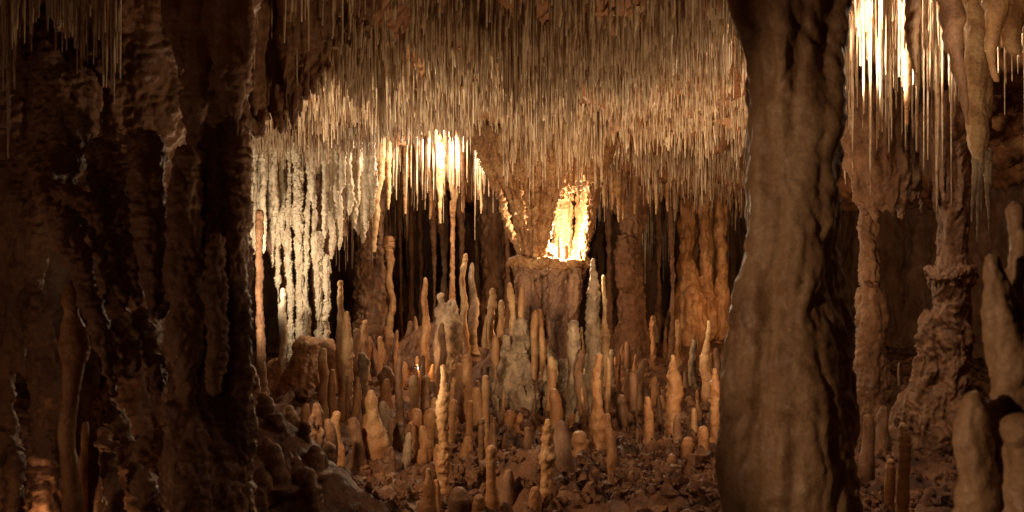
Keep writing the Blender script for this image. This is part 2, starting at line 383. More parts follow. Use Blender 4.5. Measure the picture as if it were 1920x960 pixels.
# ------------------------------------------------------------------ left foreground massif
D1 = 4.2
lm = root('cave_column', P(300, 1150, D1), 'huge dark crinkled column with hanging ribs filling the left foreground', 'cave column')
T = [px_tube([(300, -260, 190, 1.0), (290, 0, 150, 1.0), (270, 180, 110, 1.0), (250, 330, 80, 1.0), (262, 470, 62, 1.0), (275, 640, 66, 1.0), (280, 800, 80, .9), (300, 960, 100, .8), (320, 1300, 170, .5)], D1, 40),
     # right-hand shaft
     px_tube([(420, -260, 90, .2), (415, 0, 62, .2), (412, 150, 56, .15), (405, 270, 58, .1), (402, 400, 62, .05), (392, 520, 72, .0), (396, 640, 62, .0), (388, 700, 68, -.0), (394, 780, 60, .0), (386, 880, 70, -.05), (388, 960, 72, -.05), (390, 1300, 90)], D1, 36),
     ]
TR = [px_tube([(350, 300, 26, -.1), (345, 420, 34, -.14), (350, 560, 30, -.18), (345, 640, 34, -.2), (352, 750, 14, -.17)], D1, 16),
     px_tube([(345, 780, 36, -.16), (352, 860, 42, -.18), (355, 960, 44, -.2), (355, 1250, 50, -.1)], D1, 16),
     px_tube([(440, 240, 24, -.0), (446, 340, 26, -.04), (440, 480, 24, -.1), (448, 620, 18, -.08), (446, 760, 24, -.06), (450, 960, 30, 0)], D1, 16),
     px_tube([(405, 450, 18, -.2), (408, 600, 22, -.24), (402, 735, 8, -.2)], D1, 12),
     # diagonal rib and shoulder on the left
     px_tube([(130, 180, 60, .5), (110, 290, 52, .4), (92, 370, 26, .15), (120, 430, 26, .05), (150, 500, 22, -.02), (172, 580, 17, -.05), (193, 650, 14, -.07), (210, 725, 8, -.08)], D1, 16),
     px_tube([(120, 360, 20, .1), (170, 400, 24, .1), (205, 480, 20, .06), (228, 560, 12, .0), (234, 588, 5, .0)], D1, 14),
     px_tube([(215, 300, 50, .35), (225, 400, 42, .2), (240, 480, 24, .1), (258, 545, 14, .04), (262, 570, 8, .04)], D1, 14),
     px_tube([(275, 280, 34, .15), (278, 400, 30, .05), (288, 490, 25, .0), (290, 560, 18, -.02), (292, 590, 9, -.02)], D1, 14),
     px_tube([(300, 420, 25, .1), (306, 540, 18, .0), (308, 590, 8, .0)], D1, 12),
     px_tube([(215, 590, 26, .3), (235, 625, 17, .1), (250, 670, 15, .0), (243, 708, 10, -.02)], D1, 14),
     px_tube([(272, 600, 24, .25), (285, 660, 15, .08), (294, 715, 17, .0), (296, 738, 8, .0)], D1, 14),
     # lower boulders
     px_tube([(205, 760, 13, .1), (222, 800, 20, .1), (240, 828, 13, .12)], D1, 14),
     px_tube([(200, 860, 14, .1), (212, 920, 18, .05), (214, 980, 20, .05), (220, 1200, 40, .1)], D1, 14),
     px_tube([(262, 900, 24, .15), (280, 925, 22, .05), (276, 980, 14, .1)], D1, 14),
     px_tube([(195, 830, 14, .22), (250, 850, 30, .35), (310, 830, 30, .3)], D1, 14)]
part('shaft', fused(T, .0105, flow(.026, 7, 5, 18, 1.1, .55, .3, .35), 2), M_mass, lm)
part('hanging_ribs', fused(TR, .0085, flow(.015, 12, 9, 26, 1.0, .6, .3, .5), 1), M_mass, lm)
# drapery hanging over the top of the column, in front of the ceiling
T = []
for i, (a, tip, r) in enumerate([(335, 150, 15), (352, 120, 12), (372, 235, 20), (395, 90, 12), (420, 215, 20), (442, 250, 17), (462, 150, 12), (330, 40, 12), (450, 80, 12)]):
    T.append(px_tube([(a-8, -240, r*2.4, .0), (a-4, 0, r*1.6, -.05), (a, tip*.55, r, -.1), (a+2, tip, r*.25, -.1)], D1, 14))
part('drapery', fused(T, .009, flow(.014, 12, 7, 30, .8, .3, .2)), M_mass, lm)

def fthing(name, label, tubes, mat, voxel, disp, cat='cave column', base=None, smooth=2):
    me = fused(tubes, voxel, disp, smooth)
    o3 = Vector(base); me.transform(Matrix.Translation(-o3))
    o = link(name, me, mat, label=label, cat=cat); o.location = o3; return o
# dark drapery mass overhead between the left column and the straws
T = []
rd = random.Random(8)
for k in range(30):
    a = 472+k*7.6+rd.uniform(-3, 3); tip = np.interp(a, [470, 540, 580, 630, 700], [262, 262, 205, 120, 60])+rd.uniform(-60, 10)
    r = rd.uniform(7, 13); d = .05+k*.012+rd.uniform(-.06, .06)
    T.append(px_tube([(a-8, -260, r*2.4, d), (a-4, -40, r*1.8, d), (a-2, tip*.4-20, r*1.25, d), (a, tip-45, r*.7, d), (a+2, tip, r*.18, d)], 5.0, 12))
T += [px_tube([(530, -260, 60, .25), (530, 0, 40, .25), (525, 150, 22, .22), (520, 215, 8, .2)], 5.0, 16), px_tube([(610, -260, 60, .4), (600, -40, 44, .4), (596, 90, 14, .4)], 5.0, 16), px_tube([(480, -260, 50, .15), (482, 100, 26, .15), (484, 250, 12, .12)], 5.0, 16)]
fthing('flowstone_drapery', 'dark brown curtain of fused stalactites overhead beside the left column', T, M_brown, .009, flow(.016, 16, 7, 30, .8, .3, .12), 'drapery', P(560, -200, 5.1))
# far left columns
fthing('cave_column', 'dim knobbly column cut by the left edge of the view, orange glow at its foot',
       [px_tube([(40, -260, 110, .2), (30, 0, 80, .2), (35, 250, 62, .1), (42, 420, 48, 0), (30, 560, 34, 0), (8, 700, 22, 0), (4, 820, 26, 0), (10, 960, 34, 0), (10, 1200, 50)], 5.0, 24),
        px_tube([(62, 560, 12), (42, 640, 12), (44, 710, 6)], 5.0, 12),
        px_tube([(26, 855, 9, -.1), (30, 890, 11, -.1), (24, 960, 14, -.1), (24, 1200, 20, -.1)], 5.0, 12)],
       M_mass, .012, flow(.026, 10, 6, 22, .9, .4, .3, .4), base=P(20, 1100, 5.0))
fthing('cave_column', 'ragged grey-brown column behind the pale stalagmite at the far left',
       [px_tube([(110, 120, 50, .3), (95, 300, 42, .3), (80, 430, 28, .1), (62, 520, 16, .1), (66, 600, 20, 0), (90, 690, 32, 0), (95, 800, 34, 0), (92, 960, 40, 0), (100, 1250, 50, 0)], 4.75, 20),
        px_tube([(60, 560, 10, -.05), (74, 640, 14, -.08), (92, 720, 18, -.1), (82, 800, 16, -.1), (80, 960, 20, -.1), (80, 1200, 30)], 4.75, 14),
        px_tube([(165, 380, 30, .3), (168, 600, 26, .3), (165, 800, 30, .3), (160, 1250, 40, .3)], 4.75, 14)],
       M_mass, .012, flow(.022, 10, 6, 24, .9, .5, .4, .6), base=P(95, 1180, 4.75))
stalagmite(133, 530, 4.15, 10, 19, 'tall smooth tan stalagmite with a knobbed head at the far left', 'o', 's',
           [(0, 11), (.03, 17), (.07, 13), (.11, 23), (.17, 25), (.22, 19), (.3, 17), (.55, 17), (.8, 19), (1, 22)])
stalagmite(158, 790, 4.5, 6, 9, 'short slim tan stalagmite just right of the tall smooth one at far left', 'o', 's')
stalagmite(57, 898, 4.9, 6, 8, 'tiny leaning orange stalagmite at the bottom left', 'o', 's', lean=-8)
stalagmite(196, 800, 4.5, 9, 20, 'slim orange-red stalagmite half hidden behind the left column foot', 'o', 's')

# ------------------------------------------------------------------ right edge foreground cluster
fthing('stalagmite_cluster', 'out-of-focus grey-brown branching stalagmite cluster at the right edge', [
    px_tube([(1862, 490, 19), (1866, 530, 22), (1868, 560, 26), (1884, 610, 38), (1898, 680, 42), (1906, 760, 42), (1915, 900, 55), (1920, 1200, 90)], 2.7, 24),
    px_tube([(1908, 396, 19, .1), (1912, 440, 17, .1), (1912, 500, 17, .1), (1898, 540, 14, .1), (1910, 600, 30, .05), (1935, 700, 60, .05)], 2.7, 20),
    px_tube([(1828, 765, 25, -.1), (1826, 820, 32, -.1), (1830, 900, 36, -.1), (1845, 1200, 70, -.1)], 2.7, 24),
    px_tube([(1862, 770, 16, -.05), (1872, 800, 24, -.05), (1895, 900, 50, -.05), (1900, 1200, 70, -.05)], 2.7, 20),
    px_tube([(1905, 800, 26, -.15), (1930, 860, 50, -.12), (1930, 1200, 80, -.1)], 2.7, 20)],
    M_pillar, .007, flow(.009, 12, 10, 40, .9, .3, .5), 'stalagmites', P(1880, 1400, 2.7))

# ------------------------------------------------------------------ central column
D2 = 9.75
cc = root('cave_column', P(1025, 700, D2), 'flaring cream column at the centre with a glowing lamp niche above its ledge', 'cave column')
T = []
for (x0, x1, x2, r0, r1, r2, d0, d1) in [
    (918, 955, 974, 11, 9, 8, -.12, -.02), (940, 972, 984, 12, 9, 8, -.2, -.12), (962, 982, 990, 10, 8, 8, -.25, -.18), (985, 996, 1000, 13, 9, 8, -.28, -.22),
    (1008, 1010, 1010, 12, 9, 7, -.28, -.22), (1026, 1014, 1010, 9, 6, 6, -.28, -.20), (1118, 1100, 1090, 13, 11, 10, -.02, .05), (1128, 1108, 1096, 11, 9, 8, .1, .16),
    (975, 990, 998, 16, 13, 12, .3, .25), (1008, 1014, 1018, 16, 13, 12, .36, .32), (1060, 1055, 1055, 28, 26, 24, .45, .45), (1100, 1090, 1085, 18, 16, 16, .36, .34), (948, 970, 985, 9, 8, 8, .12, .1), (1000, 1005, 1008, 8, 7, 7, .0, .0), (951, 977, 988, 6, 6, 6, -.3, -.2), (1040, 1022, 1014, 13, 11, 10, -.3, -.22), (1058, 1034, 1022, 8, 6, 5, -.32, -.26), (996, 1003, 1005, 6, 5, 5, -.36, -.28), (1012, 1006, 1004, 6, 5, 5, -.36, -.26), (1112, 1098, 1094, 8, 7, 7, -.14, -.06)]:
    T.append(px_tube([(x0-(1025-x0)*.22, 245, r0*1.5, d0), (x0, 318, r0*.95, d0), ((x0+x1)/2+(1025-x0)*.03, 372, r1*.74, (d0+d1)/2), (x1, 425, r1*.7, d1), (x2, 470, r2*.75, d1), (x2, 496, r2*1.1, d1)], D2, 14))
# short stalactites closing the niche from above
for (x, tip, r) in [(1052, 392, 9), (1070, 372, 10), (1090, 362, 11), (1040, 410, 7), (1104, 385, 7)]:
    T.append(px_tube([(x, 240, r*2.2, -.2), (x, 310, r*1.3, -.2), (x-2, (310+tip)/2, r, -.2), (x-3, tip, r*.3, -.18)], D2, 12))
part('capital', fused(T, .011, flow(.019, 30, 14, 45, .8, .6, .14), 1), M_orange, cc)
rq = random.Random(4)
T = [px_tube([(1022, 506, 52, .08), (1024, 535, 52, .06), (1030, 590, 40, .08), (1032, 680, 42, .1), (1030, 780, 60, .1)], D2, 32),
     px_tube([(985, 520, 20, -.15), (988, 580, 24, -.15), (984, 660, 34, -.2), (980, 780, 50, -.25)], D2, 16),
     px_tube([(1075, 510, 15, -.1), (1068, 570, 18, -.1), (1060, 620, 14, -.1)], D2, 14), px_tube([(1040, 510, 16, -.22), (1044, 590, 17, -.18), (1046, 680, 26, -.15)], D2, 14)]
for i in range(26):
    a = math.radians(178+i*7.4+rq.uniform(-3, 3)); q = rq.uniform(.86, 1.06); cx = 1024+66*q*math.cos(a); dd = .05+.34*q*math.sin(a)
    L_ = rq.choice([512, 525, 545, 570, 600])+rq.uniform(-8, 12); r = rq.uniform(4, 8)
    T.append(px_tube([(cx, 496+rq.uniform(-4, 4), r, dd), (cx+(1024-cx)*.06, 508, r*.9, dd), (cx+(1024-cx)*.2, L_-8, r*.6, dd*.8+.02), (cx+(1024-cx)*.26, L_+4, r*.25, dd*.75)], D2, 10))
part('pedestal', fused(T, .0095, flow(.018, 18, 12, 42, .8, .5, .16), 1), M_mass, cc)
T = [px_tube([(958, 492, 7, -.05), (975, 489, 10, -.22), (1004, 495, 9, -.33), (1030, 490, 8, -.36), (1052, 496, 10, -.33), (1078, 492, 8, -.22), (1094, 496, 6, -.02)], D2, 14), px_tube([(1000, 496, 9, -.1), (1030, 497, 11, -.1), (1070, 497, 9, .0)], D2, 14)]
part('ledge', fused(T, .009, flow(.016, 20, 14, 42, .9, .6, .8), 1), M_orange, cc)
for (x, t, r, d) in [(1050, 446, 4.5, -.16), (1062, 458, 4, -.2), (1088, 466, 4.5, -.14), (1074, 470, 3, -.1)]:
    stalagmite(x, t, D2+d, r*.7, r, 'small blunt stalagmite silhouetted against the glow on the central column ledge', 'o', 's', group='stalagmites on the lit ledge', base=493)
# mound of fused stalagmites below it
T = []
for (x, t, b, r, d) in [(978, 606, 820, 13, -.45), (950, 640, 820, 12, -.4), (1000, 640, 820, 13, -.35), (965, 680, 840, 24, -.5), (940, 735, 850, 14, -.5), (1010, 700, 840, 22, -.4), (1050, 690, 840, 30, -.2), (1085, 720, 840, 20, -.2), (985, 730, 860, 26, -.6), (1030, 660, 820, 16, -.2)]:
    T.append(px_tube([(x, t, r*.75, d), (x+2, t+25, r*1.15, d), (x-2, (t+b)/2, r*1.7, d), (x, b, r*2.4, d)], D2, 14))
rz = random.Random(12)
for k in range(34):
    x = rz.gauss(995, 48); d = rz.uniform(-.75, -.1); t = 610+abs(x-990)*.9+(-.1-d)*150+rz.uniform(-25, 30); r = rz.uniform(6, 12)
    T.append(px_tube([(x, t, r*.7, d), (x+rz.uniform(-2, 2), t+18, r, d), (x, t+60, r*1.3, d), (x, t+150, r*2.2, d)], D2, 12))
fthing('flowstone_mound', 'grey knobbly mound of fused stumps in front of the central pedestal', T, M_grey, .011, flow(.022, 16, 10, 34, .8, .6, .5, .3), 'mound', P(985, 840, D2-.3))

# ------------------------------------------------------------------ white lit curtain, boulder mound
D3 = 10.5
wc = root('cave_column', P(560, 720, D3), 'row of brightly lit whitish fused columns left of the arch', 'cave column')
rcu = random.Random(5)
for (x0, x1, t, b, r, lab) in [(506, 512, 300, 500, 5.5, 0), (519, 523, 300, 580, 4.5, 0), (530, 533, 290, 470, 4.5, 0), (541, 546, 290, 650, 4.5, 0), (557, 563, 290, 660, 7, 0), (575, 578, 300, 655, 4.5, 0), (588, 590, 300, 470, 4.5, 0), (594, 599, 505, 660, 7.5, 'greyish blunt lower column of the row'), (612, 611, 545, 655, 4.5, 0)]:
    J = lambda q: rcu.uniform(-q, q)
    hang = b < 600
    K_ = [(x0, t-60, r*1.6, 0), (x0+2+J(3), t+30, r*rcu.uniform(.8, 1.3), -.02), (x0+(x1-x0)*.4+J(3), t+(b-t)*.4, r*rcu.uniform(.8, 1.2), -.03+J(.05)), (x0+(x1-x0)*.7+J(3), t+(b-t)*.7, r*rcu.uniform(.8, 1.3), J(.04))]
    K_ += [(x1, b, r*.3, 0)] if hang else [(x1, b-30, r*1.2, 0), (x1+3, b+15, r*1.9, 0), (x1+6, b+60, r*2.4, 0)]
    T = [px_tube(K_, D3, 18)]
    part('curtain_strand', fused(T, .0075, flow(.015, 30, 9, 60, 1.2, .8, .07), 0), M_white, wc, lab or None)
T = [px_tube([(x, 240, 22, .3), (x+2, 330, 13, .3), (x+4, 440, 10, .3), (x+6, t-30, 8, .3), (x+6, t, 3, .3)], D3, 14) for x, t in ((505, 500), (528, 560), (590, 640), (606, 500), (640, 420))]
part('rear_folds', fused(T, .012, flow(.02, 18, 9, 40, .8, .4, .12), 1), M_mass, wc)
T = [px_tube([(575, 655, 24, -.1), (578, 690, 42, -.1), (572, 730, 58, -.1), (560, 800, 80, -.1)], D3-.3, 30),
     px_tube([(560, 650, 12, -.05), (612, 648, 12, -.05), (622, 690, 22, -.05), (628, 780, 40, -.05)], D3-.3, 14),
     px_tube([(520, 700, 30, -.1), (500, 760, 50, -.1), (480, 860, 80, -.1)], D3-.3, 20)]
fthing('flowstone_mound', 'rounded tan flowstone boulder under the whitish lit columns', T, M_orange, .012, flow(.018, 8, 7, 30, 1.0, .4, .5), 'mound', P(575, 760, D3-.3))

T = []
rm_ = random.Random(3)
for (x, t, r, d) in [(468, 700, 16, .2), (492, 745, 17, .1), (520, 790, 22, -.1), (545, 765, 13, .1), (566, 800, 15, 0), (590, 850, 18, -.1), (612, 835, 11, .15), (628, 880, 12, .2), (500, 850, 30, -.3), (540, 870, 32, -.3), (575, 905, 26, -.35), (470, 800, 36, -.1), (640, 925, 9, .3), (606, 900, 16, .1), (478, 880, 40, -.4), (452, 760, 26, .0), (555, 820, 20, .2), (600, 800, 9, .4), (585, 785, 8, .45)]:
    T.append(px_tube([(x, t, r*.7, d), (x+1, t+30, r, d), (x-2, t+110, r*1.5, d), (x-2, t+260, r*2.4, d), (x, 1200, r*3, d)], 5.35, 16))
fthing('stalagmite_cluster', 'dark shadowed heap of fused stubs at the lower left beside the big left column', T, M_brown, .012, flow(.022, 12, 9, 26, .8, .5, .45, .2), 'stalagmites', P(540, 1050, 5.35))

# coral-textured stalactite fringe, upper left of centre
lst = [(468, 455), (476, 475), (486, 448), (494, 470), (505, 440), (618, 400), (628, 415), (622, 480), (636, 465), (646, 395), (655, 405), (663, 428), (672, 435), (680, 455), (688, 430), (696, 410), (586, 380), (607, 365), (643, 350), (700, 380), (500, 400), (515, 420), (610, 440), (670, 390)]
for i, (x, tip) in enumerate(lst):
    d = 10.1+.7*rnd.random()
    stalactite(x, top_of(x, d), tip+rnd.uniform(-6, 6), d, 7+3*rnd.random(), 3+1.5*rnd.random(),
               'coral-crusted pale stalactite in the fringe left of the arch', 'w', 'k', group='coral-crusted stalactites left of the arch', prof=[(0, 9), (.3, 6.5), (.7, 6.5), (.93, 5), (1, 2)])
# arch stalactites
stalactite(716, 240, 470, 10.9, 11, 3.5, 'curving cream stalactite forming the left foot of the arch', 'c', 'r', lean=-14)
stalactite(728, 240, 392, 11.0, 9, 2, 'short orange-cream stalactite inside the left end of the arch', 'c', 'r')
stalactite(760, 275, 400, 11.3, 8, 2, 'narrow orange stalactite under the arch, third from its left foot', 'o', 'r')
stalactite(806, 265, 410, 11.5, 8, 2, 'dagger-like orange stalactite hanging under the left half of the arch', 'o', 'r')
stalactite(826, 265, 418, 11.2, 9, 2, 'bright cream stalactite just left of the glowing one under the arch', 'c', 'r')
stalactite(849, 250, 405, 11.5, 17, 3, 'glowing cone-shaped stalactite at the middle of the arch', 'c', 'r')
stalactite(868, 265, 398, 11.6, 7, 1.6, 'thin dark stalactite right of the glowing cone under the arch', 'o', 'r')
stalactite(902, 270, 400, 11.3, 6, 1.4, 'slim cream stalactite near the right end of the arch', 'c', 'r')
for (x, t, r) in [(1160, 415, 10), (1168, 410, 8), (1148, 392, 9), (1190, 400, 9), (1134, 385, 8), (1230, 400, 7), (1252, 395, 6), (1216, 380, 6)]:
    stalactite(x, top_of(x, 11.6), t, 11.6+.2*rnd.random(), r, 2, 'thick tapering tan stalactite in the ceiling lobe right of the central column', 'c', 'r', group='thick stalactites right of the central column')

# background columns and pillars
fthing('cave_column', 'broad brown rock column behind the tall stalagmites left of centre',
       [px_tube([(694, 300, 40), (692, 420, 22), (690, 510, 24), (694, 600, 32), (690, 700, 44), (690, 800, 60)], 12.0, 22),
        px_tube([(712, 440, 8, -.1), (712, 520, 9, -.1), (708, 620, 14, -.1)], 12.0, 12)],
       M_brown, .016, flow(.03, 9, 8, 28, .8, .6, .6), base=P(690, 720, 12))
stalagmite(731, 442, 11.6, 11, 9, 'slender tan pillar with a cup-like flat top behind the arch', 'o', 'r', [(0, 11.5), (.03, 12), (.12, 8), (.4, 7), (.7, 8), (1, 13)])
fthing('cave_column', 'very thin full-height column rising under the glowing cone stalactite',
       [px_tube([(849, 380, 6), (849, 420, 4.5), (849, 470, 4), (848, 530, 5), (848, 580, 7), (848, 700, 12)], 11.5, 14)],
       M_orange, .007, flow(.006, 20, 20, 60, .8, .4, .6), base=P(848, 620, 11.5))
fthing('cave_column', 'wide orange-brown fluted column with a bell-shaped beige foot at the far right of the chamber',
       [px_tube([(1318, 250, 70), (1318, 380, 44), (1316, 450, 40), (1316, 520, 38), (1312, 560, 54), (1310, 620, 64), (1310, 700, 100)], 14.0, 30),
        px_tube([(1290, 380, 14, -.5), (1286, 470, 13, -.5), (1290, 530, 22, -.55), (1296, 580, 30, -.6), (1296, 650, 34, -.6)], 14.0, 16),
        px_tube([(1322, 350, 12, -.45), (1322, 480, 10, -.5), (1330, 620, 20, -.5)], 14.0, 14),
        px_tube([(1350, 350, 14, -.3), (1352, 480, 11, -.4), (1356, 620, 20, -.4)], 14.0, 14)],
       M_orange, .018, flow(.03, 8, 6, 24, .7, .3, .2), base=P(1312, 640, 14))
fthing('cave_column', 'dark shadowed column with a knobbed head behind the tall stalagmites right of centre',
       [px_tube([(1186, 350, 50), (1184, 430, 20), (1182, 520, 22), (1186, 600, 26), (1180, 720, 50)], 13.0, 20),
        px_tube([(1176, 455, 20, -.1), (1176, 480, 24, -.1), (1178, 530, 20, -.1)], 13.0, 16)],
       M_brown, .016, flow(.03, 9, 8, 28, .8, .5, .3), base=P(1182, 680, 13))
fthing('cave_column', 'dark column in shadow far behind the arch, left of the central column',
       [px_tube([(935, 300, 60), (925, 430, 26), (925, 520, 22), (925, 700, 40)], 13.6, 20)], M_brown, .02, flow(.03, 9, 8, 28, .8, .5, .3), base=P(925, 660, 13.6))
fthing('cave_column', 'thin dark column behind the dark stalagmites left of the lit curtain',
       [px_tube([(486, 400, 8), (486, 500, 7), (488, 620, 8), (492, 760, 12), (494, 900, 18)], 7.2, 14)], M_brown, .009, flow(.008, 14, 14, 50, .8, .4, .6), base=P(494, 800, 7.2))
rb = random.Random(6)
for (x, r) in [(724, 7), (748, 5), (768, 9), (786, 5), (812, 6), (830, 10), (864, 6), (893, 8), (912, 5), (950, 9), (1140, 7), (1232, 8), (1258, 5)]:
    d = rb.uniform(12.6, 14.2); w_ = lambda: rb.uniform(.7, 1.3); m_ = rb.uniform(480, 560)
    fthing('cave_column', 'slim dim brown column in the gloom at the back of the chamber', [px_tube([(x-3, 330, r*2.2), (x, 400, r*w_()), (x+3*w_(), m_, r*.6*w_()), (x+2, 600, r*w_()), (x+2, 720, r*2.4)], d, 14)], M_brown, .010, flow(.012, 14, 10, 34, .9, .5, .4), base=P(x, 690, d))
for o_ in [o for o in COL.objects if o.get('label') == 'slim dim brown column in the gloom at the back of the chamber']: o_['group'] = 'slim columns at the back of the chamber'
fthing('flowstone_mound', 'fat greyish rounded stump below the thin full-height column',
       [px_tube([(846, 575, 12), (846, 610, 20), (844, 650, 24), (842, 720, 34)], 10.6, 22), px_tube([(826, 555, 5), (828, 590, 10), (832, 680, 18)], 10.6, 14)],
       M_grey, .011, flow(.016, 12, 9, 30, .8, .5, .7), 'mound', P(844, 670, 10.6))

# ------------------------------------------------------------------ right background
D5 = 7.6
T = []
for (a0, a1, t, r, d) in [(1600, 1622, 400, 15, 0), (1625, 1640, 415, 14, -.05), (1640, 1655, 395, 15, -.1), (1665, 1672, 405, 15, -.12), (1690, 1690, 412, 14, -.08), (1705, 1712, 380, 12, 0), (1595, 1605, 330, 14, .1), (1715, 1728, 402, 6, .05), (1650, 1668, 360, 26, .1), (1620, 1640, 350, 26, .15)]:
    T.append(px_tube([(a0-16, 170, r*1.8, d), (a0-6, 280, r*1.2, d), ((a0+a1)/2, (280+t)/2, r, d), (a1, t-14, r*.6, d), (a1+1, t, r*.2, d)], D5, 16))
fthing('flowstone_drapery', 'tan folded drapery hanging under the bright straws right of the big pillar', T, M_brown, .010, flow(.022, 12, 9, 34, .8, .35, .12), 'drapery', P(1650, 200, D5))
fthing('cave_column', 'orange-brown stepped column standing right behind the big pillar',
       [px_tube([(1632, 340, 26), (1628, 430, 16), (1630, 530, 18)], 8.0, 18), px_tube([(1632, 555, 24), (1632, 620, 27), (1634, 720, 32), (1630, 860, 60)], 7.9, 22)],
       M_brown, .012, flow(.022, 12, 9, 34, .8, .5, .2), base=P(1632, 780, 7.9))
D6 = 7.4
rc = root('cave_column', P(1785, 800, D6), 'column with a frilled shelf ring at mid-height in the right background', 'cave column')
T = [px_tube([(1782, 240, 70), (1782, 310, 38), (1785, 370, 31), (1785, 420, 27), (1786, 500, 26)], D6, 24)]
for (a0, t, r, d) in [(1752, 395, 8, -.06), (1766, 380, 8, -.12), (1800, 390, 8, -.12), (1815, 365, 8, -.05), (1740, 350, 9, 0)]:
    T.append(px_tube([(a0-4, 250, r*2, d), (a0, 320, r, d), (a0+3, t, r*.4, d)], D6, 12))
part('capital', fused(T, .010, flow(.016, 16, 10, 40, .7, .4, .16)), M_mass, rc)
T = [px_tube([(1784, 480, 24), (1786, 500, 30), (1788, 512, 38), (1782, 524, 36), (1782, 540, 31)], D6, 30), px_tube([(1745, 512, 8, -.08), (1765, 520, 9, -.14), (1790, 514, 8, -.16), (1815, 506, 8, -.12), (1828, 516, 6, -.02)], D6, 12)]
for i in range(12):
    a = math.radians(178+i*16+rnd.uniform(-7, 7)); q = rnd.uniform(36, 47); hh = rnd.uniform(8, 30); T.append(px_tube([(1784+q*math.cos(a), 506+rnd.uniform(-4, 6), rnd.uniform(4, 8), .16*math.sin(a)), (1784+q*math.cos(a), 514+hh*.6, 3.4, .16*math.sin(a)), (1784+q*.97*math.cos(a), 514+hh, 1.6, .16*math.sin(a))], D6, 8))
part('shelf_ring', fused(T, .007, flow(.012, 22, 14, 40, .9, .6, .5), 1), M_mass, rc)
T = [px_tube([(1784, 525, 30), (1782, 580, 32), (1780, 660, 36), (1778, 740, 42), (1770, 860, 66), (1770, 960, 90)], D6, 30),
     px_tube([(1745, 600, 16), (1742, 680, 22), (1738, 800, 36)], D6, 18), px_tube([(1720, 720, 14, .1), (1705, 800, 40, .1), (1700, 900, 60, .1)], D6, 18)]
part('pedestal', fused(T, .011, flow(.026, 12, 8, 26, .9, .5, .25)), M_brown, rc)
# near stalactites in the upper right
st = root('stalactite', P(1835, -120, 5.4), 'branched stalactite with a pale swollen middle and needle tips in the upper right', 'stalactite')
T = [px_tube([(1830, -120, 40), (1838, 60, 24), (1830, 130, 20), (1832, 200, 18), (1834, 260, 19), (1834, 290, 12), (1838, 310, 7)], 5.4, 22),
     px_tube([(1790, -120, 30, .05), (1818, 40, 14, .05), (1822, 120, 12, .05), (1822, 210, 14, .02)], 5.4, 14), px_tube([(1870, -120, 30), (1856, 30, 14), (1852, 120, 12), (1850, 215, 10)], 5.4, 14)]
part('body', fused(T, .008, flow(.010, 16, 10, 40, .8, .3, .2)), M_cream, st)
for (a0, a1, t) in [(1830, 1822, 415), (1840, 1840, 398), (1848, 1855, 438), (1836, 1832, 452), (1852, 1858, 330)]:
    V, Q = rough_tube([P(a0, 285, 5.4)+(7*5.4/F,), P((a0+a1)/2, 340, 5.4)+(5*5.4/F,), P(a1, t, 5.4)+(1.2*5.4/F,)], 12, 'r', a0)
    part('needle', make_mesh('needle', V, Q), M_grey, st)
stalactite(1716, -140, 135, 4.6, 22, 4, 'dark blunt stalactite in front of the bright straws in the upper right', 'b', 'r', prof=[(0, 24), (.4, 17), (.75, 12), (1, 5)])
stalactite(1752, -140, 228, 4.8, 46, 3, 'dark curving fluted stalactite between the two bright straw patches in the upper right', 'b', 'r', lean=60, prof=[(0, 40), (.35, 24), (.6, 15), (.85, 10), (1, 3)])
stalactite(1868, -140, 150, 4.9, 30, 3, 'orange-brown stalactite stub left of the short straws in the top right corner', 'o', 'r', prof=[(0, 44), (.5, 24), (.8, 10), (1, 4)])
stalactite(1900, -140, 90, 5.2, 40, 5, 'orange-brown rounded stalactite root in the top right corner', 'o', 'r', prof=[(0, 50), (.6, 30), (1, 14)])
stalactite(1700, 100, 232, 6.3, 9, 3, 'thick cream dagger stalactite among the bright straws in the upper right', 'c', 's')

